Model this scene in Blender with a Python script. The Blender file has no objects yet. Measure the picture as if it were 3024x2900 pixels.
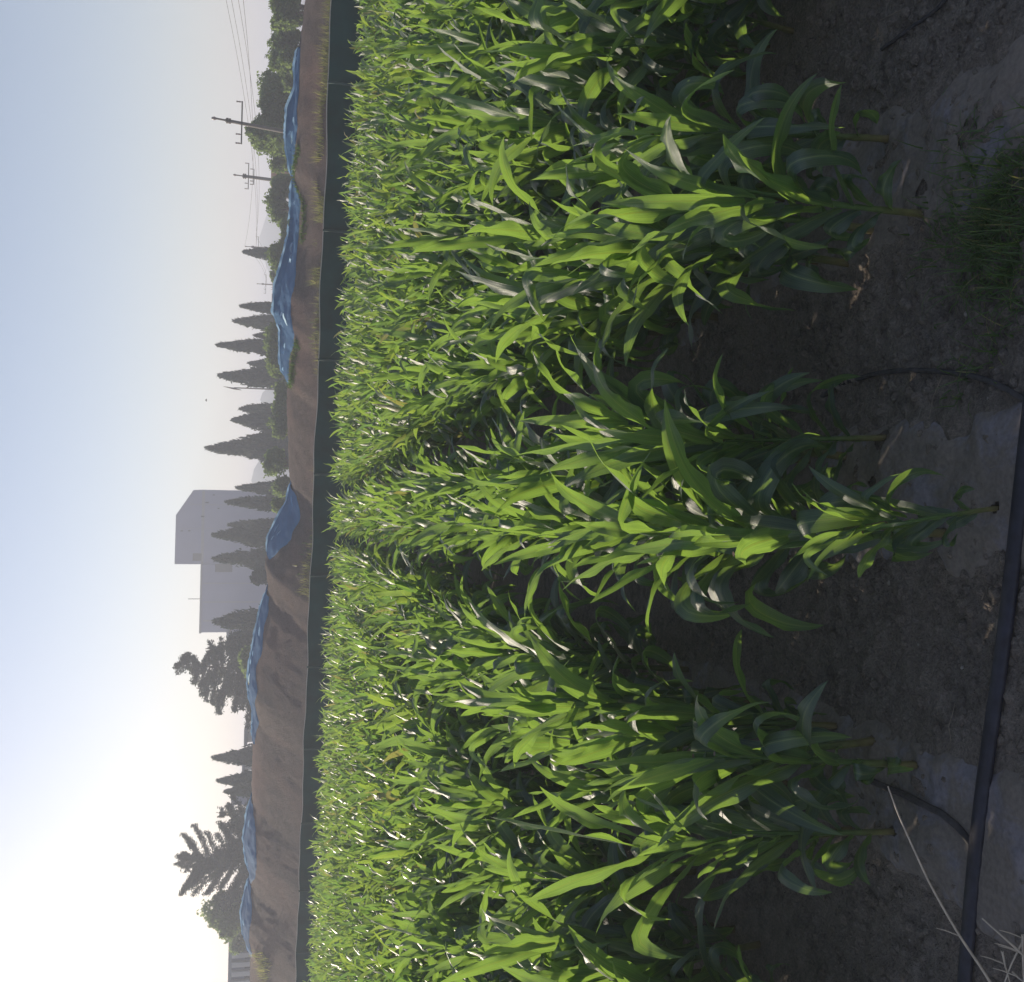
import bpy, math, random
import numpy as np
from mathutils import Vector, Matrix
R = math.radians
sc = bpy.context.scene
COL = sc.collection
random.seed(7); rng = np.random.default_rng(7)

# ------------------------------------------------------------------ camera
F_PX, PITCH, ROLL, CAM_H = 2916.0, R(12.8), R(1.3), 2.1
fw = Vector((0, math.cos(PITCH), -math.sin(PITCH)))
r0 = Vector((1, 0, 0)); u0 = Vector((0, math.sin(PITCH), math.cos(PITCH)))
rt = r0*math.cos(ROLL) + u0*math.sin(ROLL)
up = u0*math.cos(ROLL) - r0*math.sin(ROLL)
cam = bpy.data.cameras.new('camera'); co = bpy.data.objects.new('camera', cam); COL.objects.link(co)
cam.sensor_fit = 'HORIZONTAL'; cam.sensor_width = 36.0; cam.lens = 36.0*F_PX/3024.0
cam.clip_start = 0.05; cam.clip_end = 20000
m = Matrix.Identity(4)           # the phone was held sideways: picture left is the world's up
for i in range(3):
    m[i][0] = -up[i]; m[i][1] = rt[i]; m[i][2] = -fw[i]
m[2][3] = CAM_H
co.matrix_world = m
sc.camera = co

# ------------------------------------------------------------------ light
SUN_AZ, SUN_EL = R(-50), R(16.5)
w = bpy.data.worlds.new('World'); sc.world = w; w.use_nodes = True
nt = w.node_tree; bg = nt.nodes['Background']
sky = nt.nodes.new('ShaderNodeTexSky'); sky.sky_type = 'NISHITA'; sky.sun_disc = False
sky.sun_elevation = SUN_EL; sky.sun_rotation = SUN_AZ; sky.altitude = 300
sky.air_density = 1.0; sky.dust_density = 1.15; sky.ozone_density = 1.6
tint = nt.nodes.new('ShaderNodeMix'); tint.data_type = 'RGBA'; tint.blend_type = 'MULTIPLY'; tint.inputs[0].default_value = 1.0
tint.inputs[7].default_value = (1.12, .985, .97, 1)      # the phone's white balance
nt.links.new(sky.outputs[0], tint.inputs[6]); nt.links.new(tint.outputs[2], bg.inputs[0]); bg.inputs[1].default_value = 0.118
sd = Vector((math.sin(SUN_AZ)*math.cos(SUN_EL), math.cos(SUN_AZ)*math.cos(SUN_EL), math.sin(SUN_EL)))
sl = bpy.data.lights.new('sun', 'SUN'); sl.energy = 5.0; sl.angle = R(0.6); sl.color = (1.0, 0.87, 0.70)
so = bpy.data.objects.new('sun', sl); COL.objects.link(so); so.rotation_euler = sd.to_track_quat('Z', 'Y').to_euler()
so.location = (0, 0, 60)
vs = sc.view_settings; vs.view_transform = 'Standard'; vs.look = 'None'; vs.gamma = 1.0; vs.exposure = 0.44
vs.use_curve_mapping = False
sc.cycles.max_bounces = 8; sc.cycles.diffuse_bounces = 2; sc.cycles.glossy_bounces = 2
sc.cycles.transmission_bounces = 5; sc.cycles.transparent_max_bounces = 8; sc.cycles.volume_bounces = 1
sc.cycles.use_denoising = True; sc.cycles.caustics_reflective = False; sc.cycles.caustics_refractive = False
sc.cycles.sample_clamp_indirect = 4

# ------------------------------------------------------------------ helpers
CAM = Vector((0, 0, CAM_H))
def ray(x, y):
    """direction through photograph pixel (x, y), 3024 x 2900"""
    return fw + rt*((1450.0-y)/F_PX) - up*((x-1512.0)/F_PX)
def on_ground(x, y, z=0.0):
    d = ray(x, y); t = (z-CAM_H)/d.z
    return CAM + d*t
def proj_x(P):
    d = np.asarray(P)-np.array(CAM); dep = d@np.array(fw)
    return 1512-F_PX*(d@np.array(up))/dep
def at_depth(x, y, Y):
    d = ray(x, y); return CAM + d*(Y/d.y)

def tag(o, label=None, cat=None, group=None, kind=None):
    if label: o['label'] = label
    if cat: o['category'] = cat
    if group: o['group'] = group
    if kind: o['kind'] = kind
    return o
def empty(name, loc, rz=0.0):
    o = bpy.data.objects.new(name, None); COL.objects.link(o)
    o.location = loc; o.rotation_euler = (0, 0, rz); o.empty_display_size = 0.1
    return o

class MB:
    def __init__(s): s.v = []; s.f4 = []; s.f3 = []; s.uv4 = []; s.uv3 = []; s.n = 0
    def add(s, V, F, UV=None):
        V = np.asarray(V, float); F = np.asarray(F, int)
        if len(F) == 0: return
        if UV is None: UV = np.zeros((len(V), 2))
        UV = np.asarray(UV, float)
        (s.f4 if F.shape[1] == 4 else s.f3).append(F + s.n)
        (s.uv4 if F.shape[1] == 4 else s.uv3).append(UV[F].reshape(-1, 2))
        s.v.append(V); s.n += len(V)
    def mesh(s, name, smooth=True):
        V = np.concatenate(s.v)
        me = bpy.data.meshes.new(name)
        f4 = np.concatenate(s.f4) if s.f4 else np.zeros((0, 4), int)
        f3 = np.concatenate(s.f3) if s.f3 else np.zeros((0, 3), int)
        uv = np.concatenate([np.concatenate(a) for a in (s.uv4, s.uv3) if a])
        me.vertices.add(len(V)); me.vertices.foreach_set('co', V.astype(np.float32).ravel())
        lv = np.concatenate([f4.ravel(), f3.ravel()])
        me.loops.add(len(lv)); me.loops.foreach_set('vertex_index', lv.astype(np.int32))
        tot = np.concatenate([np.full(len(f4), 4), np.full(len(f3), 3)])
        st = np.concatenate([[0], np.cumsum(tot)[:-1]])
        me.polygons.add(len(tot)); me.polygons.foreach_set('loop_start', st.astype(np.int32))
        me.polygons.foreach_set('loop_total', tot.astype(np.int32))
        me.polygons.foreach_set('use_smooth', np.full(len(tot), smooth))
        ul = me.uv_layers.new(name='UVMap'); ul.data.foreach_set('uv', uv.astype(np.float32).ravel())
        me.update(calc_edges=True)
        return me
    def build(s, name, mat, parent=None, loc=None, smooth=True):
        me = s.mesh(name, smooth); me.materials.append(mat)
        o = bpy.data.objects.new(name, me); COL.objects.link(o)
        if parent: o.parent = parent
        if loc is not None: o.location = loc
        return o

BOXF = np.array([[0,3,2,1],[4,5,6,7],[0,1,5,4],[1,2,6,5],[2,3,7,6],[3,0,4,7]])
def box(mb, c, h, rz=0.0):
    """box with centre c, half sizes h"""
    V = np.array([[-1,-1,-1],[1,-1,-1],[1,1,-1],[-1,1,-1],[-1,-1,1],[1,-1,1],[1,1,1],[-1,1,1]], float)*np.array(h)
    cs, sn = math.cos(rz), math.sin(rz)
    V = V @ np.array([[cs, sn, 0], [-sn, cs, 0], [0, 0, 1]]) + np.array(c)
    mb.add(V, BOXF)
def tube(mb, P, rad, n=8, flat=None, cap=True):
    """tube through points P with radii; flat=(w,h) gives an elliptical section"""
    P = np.asarray(P, float); m_ = len(P)
    rad = np.broadcast_to(np.asarray(rad, float), (m_,))
    T = np.gradient(P, axis=0); T /= np.linalg.norm(T, axis=1, keepdims=True)+1e-12
    ref = np.array([0, 0, 1.0]) if abs(T[:, 2]).mean() < 0.8 else np.array([1.0, 0, 0])
    S = np.cross(T, ref); S /= np.linalg.norm(S, axis=1, keepdims=True)+1e-12
    N = np.cross(S, T)
    a = np.linspace(0, 2*math.pi, n, endpoint=False)
    sx, sy = (1, 1) if flat is None else flat
    V = P[:, None] + (S[:, None]*np.cos(a)[None, :, None]*sx + N[:, None]*np.sin(a)[None, :, None]*sy)*rad[:, None, None]
    V = V.reshape(-1, 3)
    i = np.arange(m_-1)[:, None]*n; j = np.arange(n)[None]; k = (j+1) % n
    Fq = np.stack([i+j, i+k, i+n+k, i+n+j], -1).reshape(-1, 4)
    uv = np.stack([np.tile(np.arange(n)/n, m_), np.repeat(np.linspace(0, 1, m_), n)], -1)
    mb.add(V, Fq, uv)
    if cap:
        for e, s_ in ((0, 1), (m_-1, -1)):
            C = np.concatenate([V[e*n:(e+1)*n], P[e:e+1]])
            jj = np.arange(n); kk = (jj+1) % n
            mb.add(C, np.stack([kk, jj, np.full(n, n)], -1)[:, ::s_], np.zeros((n+1, 2)))

_lat = rng.random((256, 256))
def vnoise(x, y):
    x = np.asarray(x, float); y = np.asarray(y, float)
    xi = np.floor(x).astype(int); yi = np.floor(y).astype(int)
    fx = x-xi; fy = y-yi; fx = fx*fx*(3-2*fx); fy = fy*fy*(3-2*fy)
    g = lambda a, b: _lat[a & 255, b & 255]
    return (g(xi, yi)*(1-fx)*(1-fy)+g(xi+1, yi)*fx*(1-fy)+g(xi, yi+1)*(1-fx)*fy+g(xi+1, yi+1)*fx*fy)*2-1
def fbm(x, y, o=4):
    s = 0; a = 1.0; t = 0
    for k in range(o):
        s = s + a*vnoise(x*2**k+17.3*k, y*2**k+5.1*k); t += a; a *= .5
    return s/t

# ------------------------------------------------------------------ materials
def mat(name):
    m_ = bpy.data.materials.new(name); m_.use_nodes = True
    n = m_.node_tree; p = n.nodes['Principled BSDF']
    return m_, n, p
def node(n, t, **k):
    a = n.nodes.new(t)
    for q, v in k.items():
        if q in a.inputs.keys(): a.inputs[q].default_value = v
        else: setattr(a, q, v)
    return a
def ramp(n, src, stops):
    r = n.nodes.new('ShaderNodeValToRGB'); e = r.color_ramp.elements
    while len(e) < len(stops): e.new(0.5)
    for q, (p, c) in zip(e, stops):
        q.position = p; q.color = (*c, 1) if len(c) == 3 else c
    n.links.new(src, r.inputs[0]); return r
def mixc(n, fac, a, b, bt='MIX'):
    x = n.nodes.new('ShaderNodeMix'); x.data_type = 'RGBA'; x.blend_type = bt
    for s_, v in ((0, fac), (6, a), (7, b)):
        if isinstance(v, bpy.types.NodeSocket): n.links.new(v, x.inputs[s_])
        else: x.inputs[s_].default_value = v if s_ == 0 else (*v, 1)
    return x.outputs[2]
def noise(n, scale, detail=4, rough=.55, vec=None, dist=0.0):
    a = n.nodes.new('ShaderNodeTexNoise'); a.inputs['Scale'].default_value = scale
    a.inputs['Detail'].default_value = detail; a.inputs['Roughness'].default_value = rough
    a.inputs['Distortion'].default_value = dist
    if vec is not None: n.links.new(vec, a.inputs['Vector'])
    return a.outputs['Fac']
def bump(n, p, h, strength=.5, dist=.01):
    b = n.nodes.new('ShaderNodeBump'); b.inputs['Strength'].default_value = strength
    b.inputs['Distance'].default_value = dist; n.links.new(h, b.inputs['Height'])
    n.links.new(b.outputs[0], p.inputs['Normal']); return b
def geo_pos(n): return n.nodes.new('ShaderNodeNewGeometry').outputs['Position']
def simple(name, c, rough=.7, var=.25, scale=4.0, spec=.3, metal=0.0, bmp=0.0):
    m_, n, p = mat(name)
    f = noise(n, scale, 5, .6, geo_pos(n))
    d = tuple(v*(1-var) for v in c); l = tuple(min(1, v*(1+var)) for v in c)
    r = ramp(n, f, [(.3, d), (.7, l)]); n.links.new(r.outputs[0], p.inputs['Base Color'])
    p.inputs['Roughness'].default_value = rough; p.inputs['Specular IOR Level'].default_value = spec
    p.inputs['Metallic'].default_value = metal
    if bmp: bump(n, p, f, .6, bmp)
    return m_

def soil_mat(name, dark, light, red, s=1.0, bd=.012):
    m_, n, p = mat(name); g = geo_pos(n)
    big = noise(n, 1.3*s, 5, .6, g); mid = noise(n, 14*s, 6, .7, g); fine = noise(n, 90*s, 4, .7, g)
    r = ramp(n, mid, [(.28, dark), (.72, light)])
    c = mixc(n, ramp(n, big, [(.45, (0, 0, 0)), (.7, (1, 1, 1))]).outputs[0], r.outputs[0], red)
    c2 = mixc(n, .55, c, ramp(n, fine, [(.3, (.25, .25, .25)), (.7, (.85, .85, .85))]).outputs[0], 'OVERLAY')
    n.links.new(c2, p.inputs['Base Color']); p.inputs['Roughness'].default_value = .95
    p.inputs['Specular IOR Level'].default_value = .15
    a = node(n, 'ShaderNodeMath', operation='ADD'); n.links.new(mid, a.inputs[0]); n.links.new(fine, a.inputs[1])
    bump(n, p, a.outputs[0], .9, bd)
    return m_
M_SOIL = soil_mat('field_soil', (.115, .095, .079), (.31, .265, .225), (.26, .212, .175), bd=.03)
M_BANK = soil_mat('bank_soil', (.14, .108, .092), (.205, .165, .145), (.225, .15, .125), s=.3, bd=.12)

def leaf_mat(name, refl, refl2, trans, tfac=.45, rough=.36, spec=.5):
    m_, n, p = mat(name)
    uv = n.nodes.new('ShaderNodeUVMap').outputs[0]
    sx = n.nodes.new('ShaderNodeSeparateXYZ'); n.links.new(uv, sx.inputs[0])
    gi = n.nodes.new('ShaderNodeNewGeometry')
    isl = gi.outputs['Random Per Island']
    # parallel veins
    cmb = n.nodes.new('ShaderNodeCombineXYZ')
    mx = node(n, 'ShaderNodeMath', operation='MULTIPLY'); n.links.new(sx.outputs[0], mx.inputs[0]); mx.inputs[1].default_value = 34
    my = node(n, 'ShaderNodeMath', operation='MULTIPLY'); n.links.new(sx.outputs[1], my.inputs[0]); my.inputs[1].default_value = 2.2
    n.links.new(mx.outputs[0], cmb.inputs[0]); n.links.new(my.outputs[0], cmb.inputs[1]); n.links.new(isl, cmb.inputs[2])
    vein = ramp(n, noise(n, 1.0, 3, .7, cmb.outputs[0]), [(.32, (0, 0, 0)), (.68, (1, 1, 1))]).outputs[0]
    mid = node(n, 'ShaderNodeMath', operation='SUBTRACT'); n.links.new(sx.outputs[0], mid.inputs[0]); mid.inputs[1].default_value = .5
    ab = node(n, 'ShaderNodeMath', operation='ABSOLUTE'); n.links.new(mid.outputs[0], ab.inputs[0])
    rib = ramp(n, ab.outputs[0], [(.022, (1, 1, 1)), (.05, (0, 0, 0))]).outputs[0]
    base = mixc(n, isl, refl, refl2)
    base = mixc(n, vein, base, tuple(v*.55 for v in refl2), 'MIX')
    base = mixc(n, rib, base, (.22, .30, .13))
    old = ramp(n, isl, [(.955, (0, 0, 0)), (.965, (.8, .8, .8))]).outputs[0]
    blem = ramp(n, noise(n, 38, 3, .6, gi.outputs['Position']), [(.70, (0, 0, 0)), (.78, (.55, .55, .55))]).outputs[0]
    base = mixc(n, blem, base, (.26, .22, .10)); base = mixc(n, old, base, (.34, .30, .14))
    n.links.new(base, p.inputs['Base Color'])
    p.inputs['Roughness'].default_value = rough; p.inputs['Specular IOR Level'].default_value = spec
    bump(n, p, vein, .35, .002)
    t = n.nodes.new('ShaderNodeBsdfTranslucent')
    tc = mixc(n, vein, tuple(v*1.35 for v in trans), tuple(v*.42 for v in trans))
    tc = mixc(n, isl, tc, (trans[0]*.48, trans[1]*.66, trans[2]*.9))
    tc = mixc(n, old, tc, (.42, .36, .10)); tc = mixc(n, rib, tc, tuple(v*.6 for v in trans))
    n.links.new(tc, t.inputs[0])
    mxs = n.nodes.new('ShaderNodeMixShader'); mxs.inputs[0].default_value = tfac
    n.links.new(p.outputs[0], mxs.inputs[1]); n.links.new(t.outputs[0], mxs.inputs[2])
    n.links.new(mxs.outputs[0], n.nodes['Material Output'].inputs[0])
    return m_
M_LEAF = leaf_mat('corn_leaf', (.036, .076, .066), (.058, .104, .086), (.48, .68, .085), .44, .39, .95)
M_GRASS = leaf_mat('grass_blade', (.05, .10, .03), (.09, .15, .045), (.25, .42, .05), .35, .5)
M_DRYG = leaf_mat('dry_weed_lit_tone', (.34, .29, .13), (.22, .26, .08), (.65, .60, .2), .45, .6, .2)  # dry weed tone, raised to stand in for sunlight the bank blocks

def stalk_mat():
    m_, n, p = mat('corn_stalk')
    uv = n.nodes.new('ShaderNodeUVMap').outputs[0]
    sx = n.nodes.new('ShaderNodeSeparateXYZ'); n.links.new(uv, sx.inputs[0])
    r = ramp(n, sx.outputs[1], [(0, (.10, .055, .035)), (.14, (.13, .12, .045)), (.4, (.08, .14, .04)), (1, (.07, .14, .04))])
    f = noise(n, 30, 4, .6, geo_pos(n))
    c = mixc(n, .5, r.outputs[0], ramp(n, f, [(.3, (.3, .3, .3)), (.7, (.75, .75, .75))]).outputs[0], 'OVERLAY')
    n.links.new(c, p.inputs['Base Color']); p.inputs['Roughness'].default_value = .45
    return m_
M_STALK = stalk_mat()

def crown_mat(name, c1, c2, trans, tf=.2):
    m_, n, p = mat(name)
    gi = n.nodes.new('ShaderNodeNewGeometry')
    f = noise(n, .9, 4, .6, gi.outputs['Position'])
    a = mixc(n, f, c1, c2); a = mixc(n, gi.outputs['Random Per Island'], a, tuple(v*.6 for v in c1))
    n.links.new(a, p.inputs['Base Color']); p.inputs['Roughness'].default_value = .7
    p.inputs['Specular IOR Level'].default_value = .2
    t = n.nodes.new('ShaderNodeBsdfTranslucent'); t.inputs[0].default_value = (*trans, 1)
    x = n.nodes.new('ShaderNodeMixShader'); x.inputs[0].default_value = tf
    n.links.new(p.outputs[0], x.inputs[1]); n.links.new(t.outputs[0], x.inputs[2])
    n.links.new(x.outputs[0], n.nodes['Material Output'].inputs[0])
    return m_
M_CYP = crown_mat('cypress_foliage', (.022, .052, .036), (.042, .080, .048), (.06, .10, .02), .12)
M_CEDAR = crown_mat('cedar_foliage', (.035, .060, .040), (.060, .085, .050), (.08, .12, .04), .15)
M_BROAD = crown_mat('broadleaf_foliage', (.060, .100, .048), (.11, .155, .062), (.32, .46, .11), .40)
M_BARK = simple('bark', (.10, .075, .055), .9, .3, 8)

def tarp_mat():
    m_, n, p = mat('blue_netting'); g = geo_pos(n)
    f = noise(n, 1.6, 5, .6, g)
    r = ramp(n, f, [(.3, (.055, .135, .25)), (.7, (.10, .21, .35))]); n.links.new(r.outputs[0], p.inputs['Base Color'])
    p.inputs['Roughness'].default_value = .85; p.inputs['Specular IOR Level'].default_value = .15
    fine = noise(n, 9, 4, .6, g); bump(n, p, fine, .7, .05)
    t = n.nodes.new('ShaderNodeBsdfTranslucent'); t.inputs[0].default_value = (.10, .38, .70, 1)
    x = n.nodes.new('ShaderNodeMixShader'); x.inputs[0].default_value = .12
    n.links.new(p.outputs[0], x.inputs[1]); n.links.new(t.outputs[0], x.inputs[2])
    n.links.new(x.outputs[0], n.nodes['Material Output'].inputs[0])
    return m_
M_TARP = tarp_mat()
M_LIT_NET = leaf_mat('backlit_netting', (.14, .26, .36), (.18, .32, .44), (.60, .82, .92), .62, .7, .2)  # paler, more translucent copy of the netting; backlit brightness put into its colour
M_NET = simple('green_shade_net', (.006, .046, .046), .8, .35, 1.5, .12)
M_CORD = simple('pale_cord', (.45, .43, .40), .6, .1)
M_POST = simple('galvanised_post', (.03, .07, .065), .5, .2)
M_CONC = simple('pole_concrete', (.15, .135, .12), .8, .15)
M_DARK = simple('dark_steel', (.07, .065, .06), .6, .2)
M_INS = simple('insulator_porcelain', (.20, .17, .16), .3, .2)
M_WALL = simple('grey_render_wall', (.21, .22, .31), .85, .06, .3)
M_WALL2 = simple('pale_wall', (.50, .49, .47), .85, .1, .5)
M_WIN = simple('dark_glass', (.025, .028, .035), .8, .1, 1, .1)
M_BRICK = simple('orange_wall', (.48, .22, .11), .85, .15, 2)
M_ROOF = simple('grey_roof', (.24, .24, .25), .8, .1)
M_HOSE = simple('black_hose', (.022, .022, .034), .5, .45, 25, .4)
M_DRIP = simple('dusty_drip_pipe', (.055, .050, .052), .75, .6, 22, .25)
M_STRAW = simple('dry_straw', (.50, .42, .33), .6, .2, 20)
M_LITTER = simple('old_straw', (.24, .19, .14), .8, .5, 9)
M_STONE = simple('pebble', (.26, .23, .20), .85, .3, 30)
M_HILL = simple('hill_scrub', (.07, .09, .05), .9, .3, .02)
M_BIRD = simple('bird_plumage', (.05, .045, .04), .8, .2)

def film_mat():
    m_, n, p = mat('dusty_mulch_film'); g = geo_pos(n)
    f = noise(n, 5, 6, .65, g, .6)
    k = ramp(n, f, [(.38, (0, 0, 0)), (.50, (1, 1, 1))])
    c = mixc(n, k.outputs[0], (.185, .168, .185), (.18, .152, .13))
    f2 = noise(n, 60, 4, .6, g)
    c = mixc(n, .5, c, ramp(n, f2, [(.3, (.3, .3, .3)), (.7, (.7, .7, .7))]).outputs[0], 'OVERLAY')
    n.links.new(c, p.inputs['Base Color'])
    rr = ramp(n, k.outputs[0], [(0, (.5,)*3), (1, (.92,)*3)]); n.links.new(rr.outputs[0], p.inputs['Roughness'])
    bump(n, p, f2, .4, .004); p.inputs['Specular IOR Level'].default_value = .3
    return m_
M_FILM = film_mat()

# ------------------------------------------------------------------ ground
def film_beds(X, Y):
    """slightly raised planting beds"""
    k = (X-ROW_X(Y))/PAIR; d = np.abs(k-np.round(k))*PAIR
    return d
PAIR = 1.1; HALF = .15
b1 = on_ground(2620, 1300); b2 = on_ground(2950, 1570)
ROW_SLOPE = -0.036
_xc = ((b1.x-ROW_SLOPE*b1.y)+(b2.x-ROW_SLOPE*b2.y))/2
def ROW_X(Y): return _xc + ROW_SLOPE*Y
HOSE_PX = [(3120, 500), (3085, 900), (3045, 1250), (3005, 1600), (2985, 1800), (2940, 2120), (2908, 2320), (2884, 2550), (2868, 2730), (2855, 2890), (2830, 3300)]
HOSE_PX = [(a+6, b) for a, b in HOSE_PX]
HOSE = np.array([list(on_ground(*q)) for q in HOSE_PX]); _ho = np.argsort(HOSE[:, 0])
def gz(X, Y, clod=True):
    X = np.asarray(X, float); Y = np.asarray(Y, float)
    near = np.clip((14-np.hypot(X, Y))/6, 0, 1)
    d = film_beds(X, Y)
    z = .035*np.exp(-(d/.30)**4) - .02
    z = z + .028*fbm(X*2.2, Y*2.2, 4) + .018*fbm(X*8+3, Y*8, 4)
    c = fbm(X*22+9, Y*22, 3)*(1 if clod else 0); z = z + .035*np.maximum(c-.08, 0) - .02*np.maximum(-c-.3, 0)
    dh = np.abs(Y-np.interp(X, HOSE[_ho, 0], HOSE[_ho, 1])); z = z*(1-.93*np.exp(-(dh/.13)**2))
    return z*near - (1-near)*.02

def axis(lo, hi, step, far):
    a = list(np.arange(lo, hi+1e-6, step))
    s = step; v = a[-1]
    while v < far: s *= 1.22; v += s; a.append(v)
    s = step; v = a[0]; b = []
    while v > -far: s *= 1.22; v -= s; b.append(v)
    return np.array(b[::-1]+a)
gx = axis(-2.0, 2.0, .011, 800); gy = axis(2.25, 4.6, .011, 800)
GX, GY = np.meshgrid(gx, gy)
GZ = gz(GX, GY)
mb = MB(); nx, ny = len(gx), len(gy)
i = np.arange(ny-1)[:, None]*nx; j = np.arange(nx-1)[None]
mb.add(np.stack([GX, GY, GZ], -1).reshape(-1, 3), np.stack([i+j, i+j+1, i+nx+j+1, i+nx+j], -1).reshape(-1, 4))
tag(mb.build('ground', M_SOIL), kind='structure')

# ------------------------------------------------------------------ corn
def leaf(L, W, az, th0, bend, pw, twist, wave, z0, r0_=.006, segs=16, cross=5, kink=None, curl=0.0, ph=0.0, fold=.35):
    s = np.linspace(0, 1, segs+1)
    th = th0 + bend*s**pw
    if kink: th = th + kink[1]/(1+np.exp(-(s-kink[0])*38))
    a = az + curl*s**1.5
    T = np.stack([np.sin(th)*np.cos(a), np.sin(th)*np.sin(a), np.cos(th)], -1)
    P = np.zeros((segs+1, 3)); P[1:] = np.cumsum((T[1:]+T[:-1])/2*(L/segs), axis=0)
    P += np.array([math.cos(az)*r0_, math.sin(az)*r0_, z0])
    S = np.stack([-np.sin(a), np.cos(a), np.zeros_like(a)], -1)
    N = np.cross(T, S)
    tw = twist*s**1.4
    S2 = S*np.cos(tw)[:, None] + N*np.sin(tw)[:, None]; N2 = np.cross(T, S2)
    wd = W/2*(.42+.58*np.clip(s/.32, 0, 1)**.8)*np.clip(1-s**2.8, 0, 1)**.9
    c = np.linspace(-1, 1, cross)
    f = fold*(1-.6*s)
    off = np.abs(c)[None]*f[:, None]*wd[:, None]
    wv = wave*np.sin(s*19+ph)[:, None]*(np.abs(c)**1.6*np.sign(c)*.4+np.abs(c)**1.6*.6)[None]*np.minimum(1, wd/(W*.3))[:, None]
    V = P[:, None] + S2[:, None]*(c[None]*wd[:, None]*np.cos(np.arctan(f))[:, None])[..., None] - N2[:, None]*(off+wv)[..., None]
    V = V.reshape(-1, 3)
    i = np.arange(segs)[:, None]*cross; j = np.arange(cross-1)[None]
    Fq = np.stack([i+j, i+j+1, i+cross+j+1, i+cross+j], -1).reshape(-1, 4)
    uv = np.stack([np.tile((c+1)/2, segs+1), np.repeat(s*L, cross)], -1)
    return V, Fq, uv

def plant_spec(rg, h=1.0):
    """list of leaf parameter dicts of one corn plant, stalk height"""
    n = rg.integers(14, 18); base_az = math.pi/2+rg.normal(0, .6); H = .74*h*rg.uniform(.92, 1.08)
    out = []
    for k in range(n):
        t = k/(n-1)
        az = base_az + (math.pi if k % 2 else 0) + rg.normal(0, .5)
        z = .12 + (H-.12)*t**.95
        L = (.37+.27*math.sin(min(1, t*1.15+.12)*math.pi*.78))*h*rg.uniform(.86, 1.12)*.84
        if t < .2: L *= .66
        W = (.053+.029*math.sin(math.pi*min(1, t*.8+.2)))*rg.uniform(.88, 1.12)
        if t < .35:
            th0, bd, pw = R(rg.uniform(26, 48)), R(rg.uniform(60, 115)), rg.uniform(1.2, 1.9)
        elif t < .75:
            th0, bd, pw = R(rg.uniform(14, 36)), R(rg.uniform(25, 110)), rg.uniform(1.5, 2.8)
        else:
            th0, bd, pw = R(rg.uniform(3, 24)), R(rg.uniform(5, 75)), rg.uniform(1.6, 3.2)
        kink = None
        if rg.random() < (.75 if t < .62 else .34): kink = (rg.uniform(.3, .7), R(rg.uniform(70, 135)))
        out.append(dict(L=L, W=W, az=az, th0=th0, bend=bd, pw=pw, twist=rg.normal(0, 2.1), wave=rg.uniform(.006, .017),
                        z0=z, kink=kink, curl=rg.normal(0, .5), ph=rg.uniform(0, 6), fold=rg.uniform(.2, .5)))
    return out, H
def stalk_geo(mb, H, n=8, lean=(0, 0)):
    z = np.linspace(-.06, H, 13); t = np.clip(z/H, 0, 1)
    r = .0125*(1-t*.55) + .002*(np.arange(13) % 3 == 0)
    r = r + .006*np.exp(-np.clip(z+.06, 0, 1)/.05)
    tube(mb, np.stack([lean[0]*t**2, lean[1]*t**2, z], -1), r, n)

# field limits: the far edge runs obliquely along the net fence
PR = at_depth(980, 0, 21.0); PL = at_depth(872, 2900, 36.5)
PR.z = PL.z = 0
fd = (PL-PR).normalized(); fn = Vector((-fd.y, fd.x, 0))
if fn.y < 0: fn = -fn
def fence_dist(x, y): return (Vector((x, y, 0))-PR).dot(fn)

NEAR_START = {  # pair index, side -> photograph pixel of the first plant's foot
    (0, 1): (2620, 1300), (0, -1): (2950, 1570), (1, -1): (2740, 560), (1, 1): (2640, 150),
    (-1, 1): (2720, 2170), (-1, -1): (2660, 2450), (2, -1): (2600, -500), (-2, 1): (2600, 3150)}
spots = []
for k in range(-26, 20):
    for s_ in (-1, 1):
        rg = np.random.default_rng(1000+k*7+s_+300)
        if (k, s_) in NEAR_START:
            y0 = on_ground(*NEAR_START[(k, s_)]).y
        else: y0 = rg.uniform(2.9, 3.4)
        y = y0; idx = 0
        while y < 45:
            x = ROW_X(y) + k*PAIR + s_*HALF + rg.normal(0, .04)
            fdst = fence_dist(x, y)
            if fdst < -2.0 and abs(x) < .56*y+2.6:
                if not (rg.random() < .05 and idx > 2): spots.append((x, y, k, s_, idx, rg.uniform(.88, 1.13)))
                idx += 1
            y += rg.normal(.24, .035)
spots = np.array(spots)
dist = np.hypot(spots[:, 0], spots[:, 1]); vis = np.abs(spots[:, 0]) < .52*spots[:, 1]+.35
order = np.argsort(np.where(vis, dist, dist+1000))
N_IND = 300
protos = []
for q in range(22):
    rg = np.random.default_rng(50+q); spec, H = plant_spec(rg)
    ms = MB(); stalk_geo(ms, H, 10, (rg.normal(0, .03), rg.normal(0, .03)))
    sm = ms.mesh('stalk'); sm.materials.append(M_STALK)
    lm = []
    for p_ in spec:
        ml = MB(); ml.add(*leaf(segs=20, cross=7, **p_)); me = ml.mesh('leaf'); me.materials.append(M_LEAF); lm.append(me)
    protos.append((sm, lm))
ORD = ['first', 'second', 'third', 'fourth', 'fifth']
ROWN = {(0, 1): 'middle bed, right-hand row', (0, -1): 'middle bed, left-hand row',
        (1, -1): 'left-hand row of the right bed', (1, 1): 'row at the far right edge',
        (-1, 1): 'right-hand row of the left bed', (-1, -1): 'left-hand row of the left bed'}
HERO = {(0, -1, 0): .62, (0, 1, 0): .86, (1, 1, 0): .9, (-1, -1, 0): .85}
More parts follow.
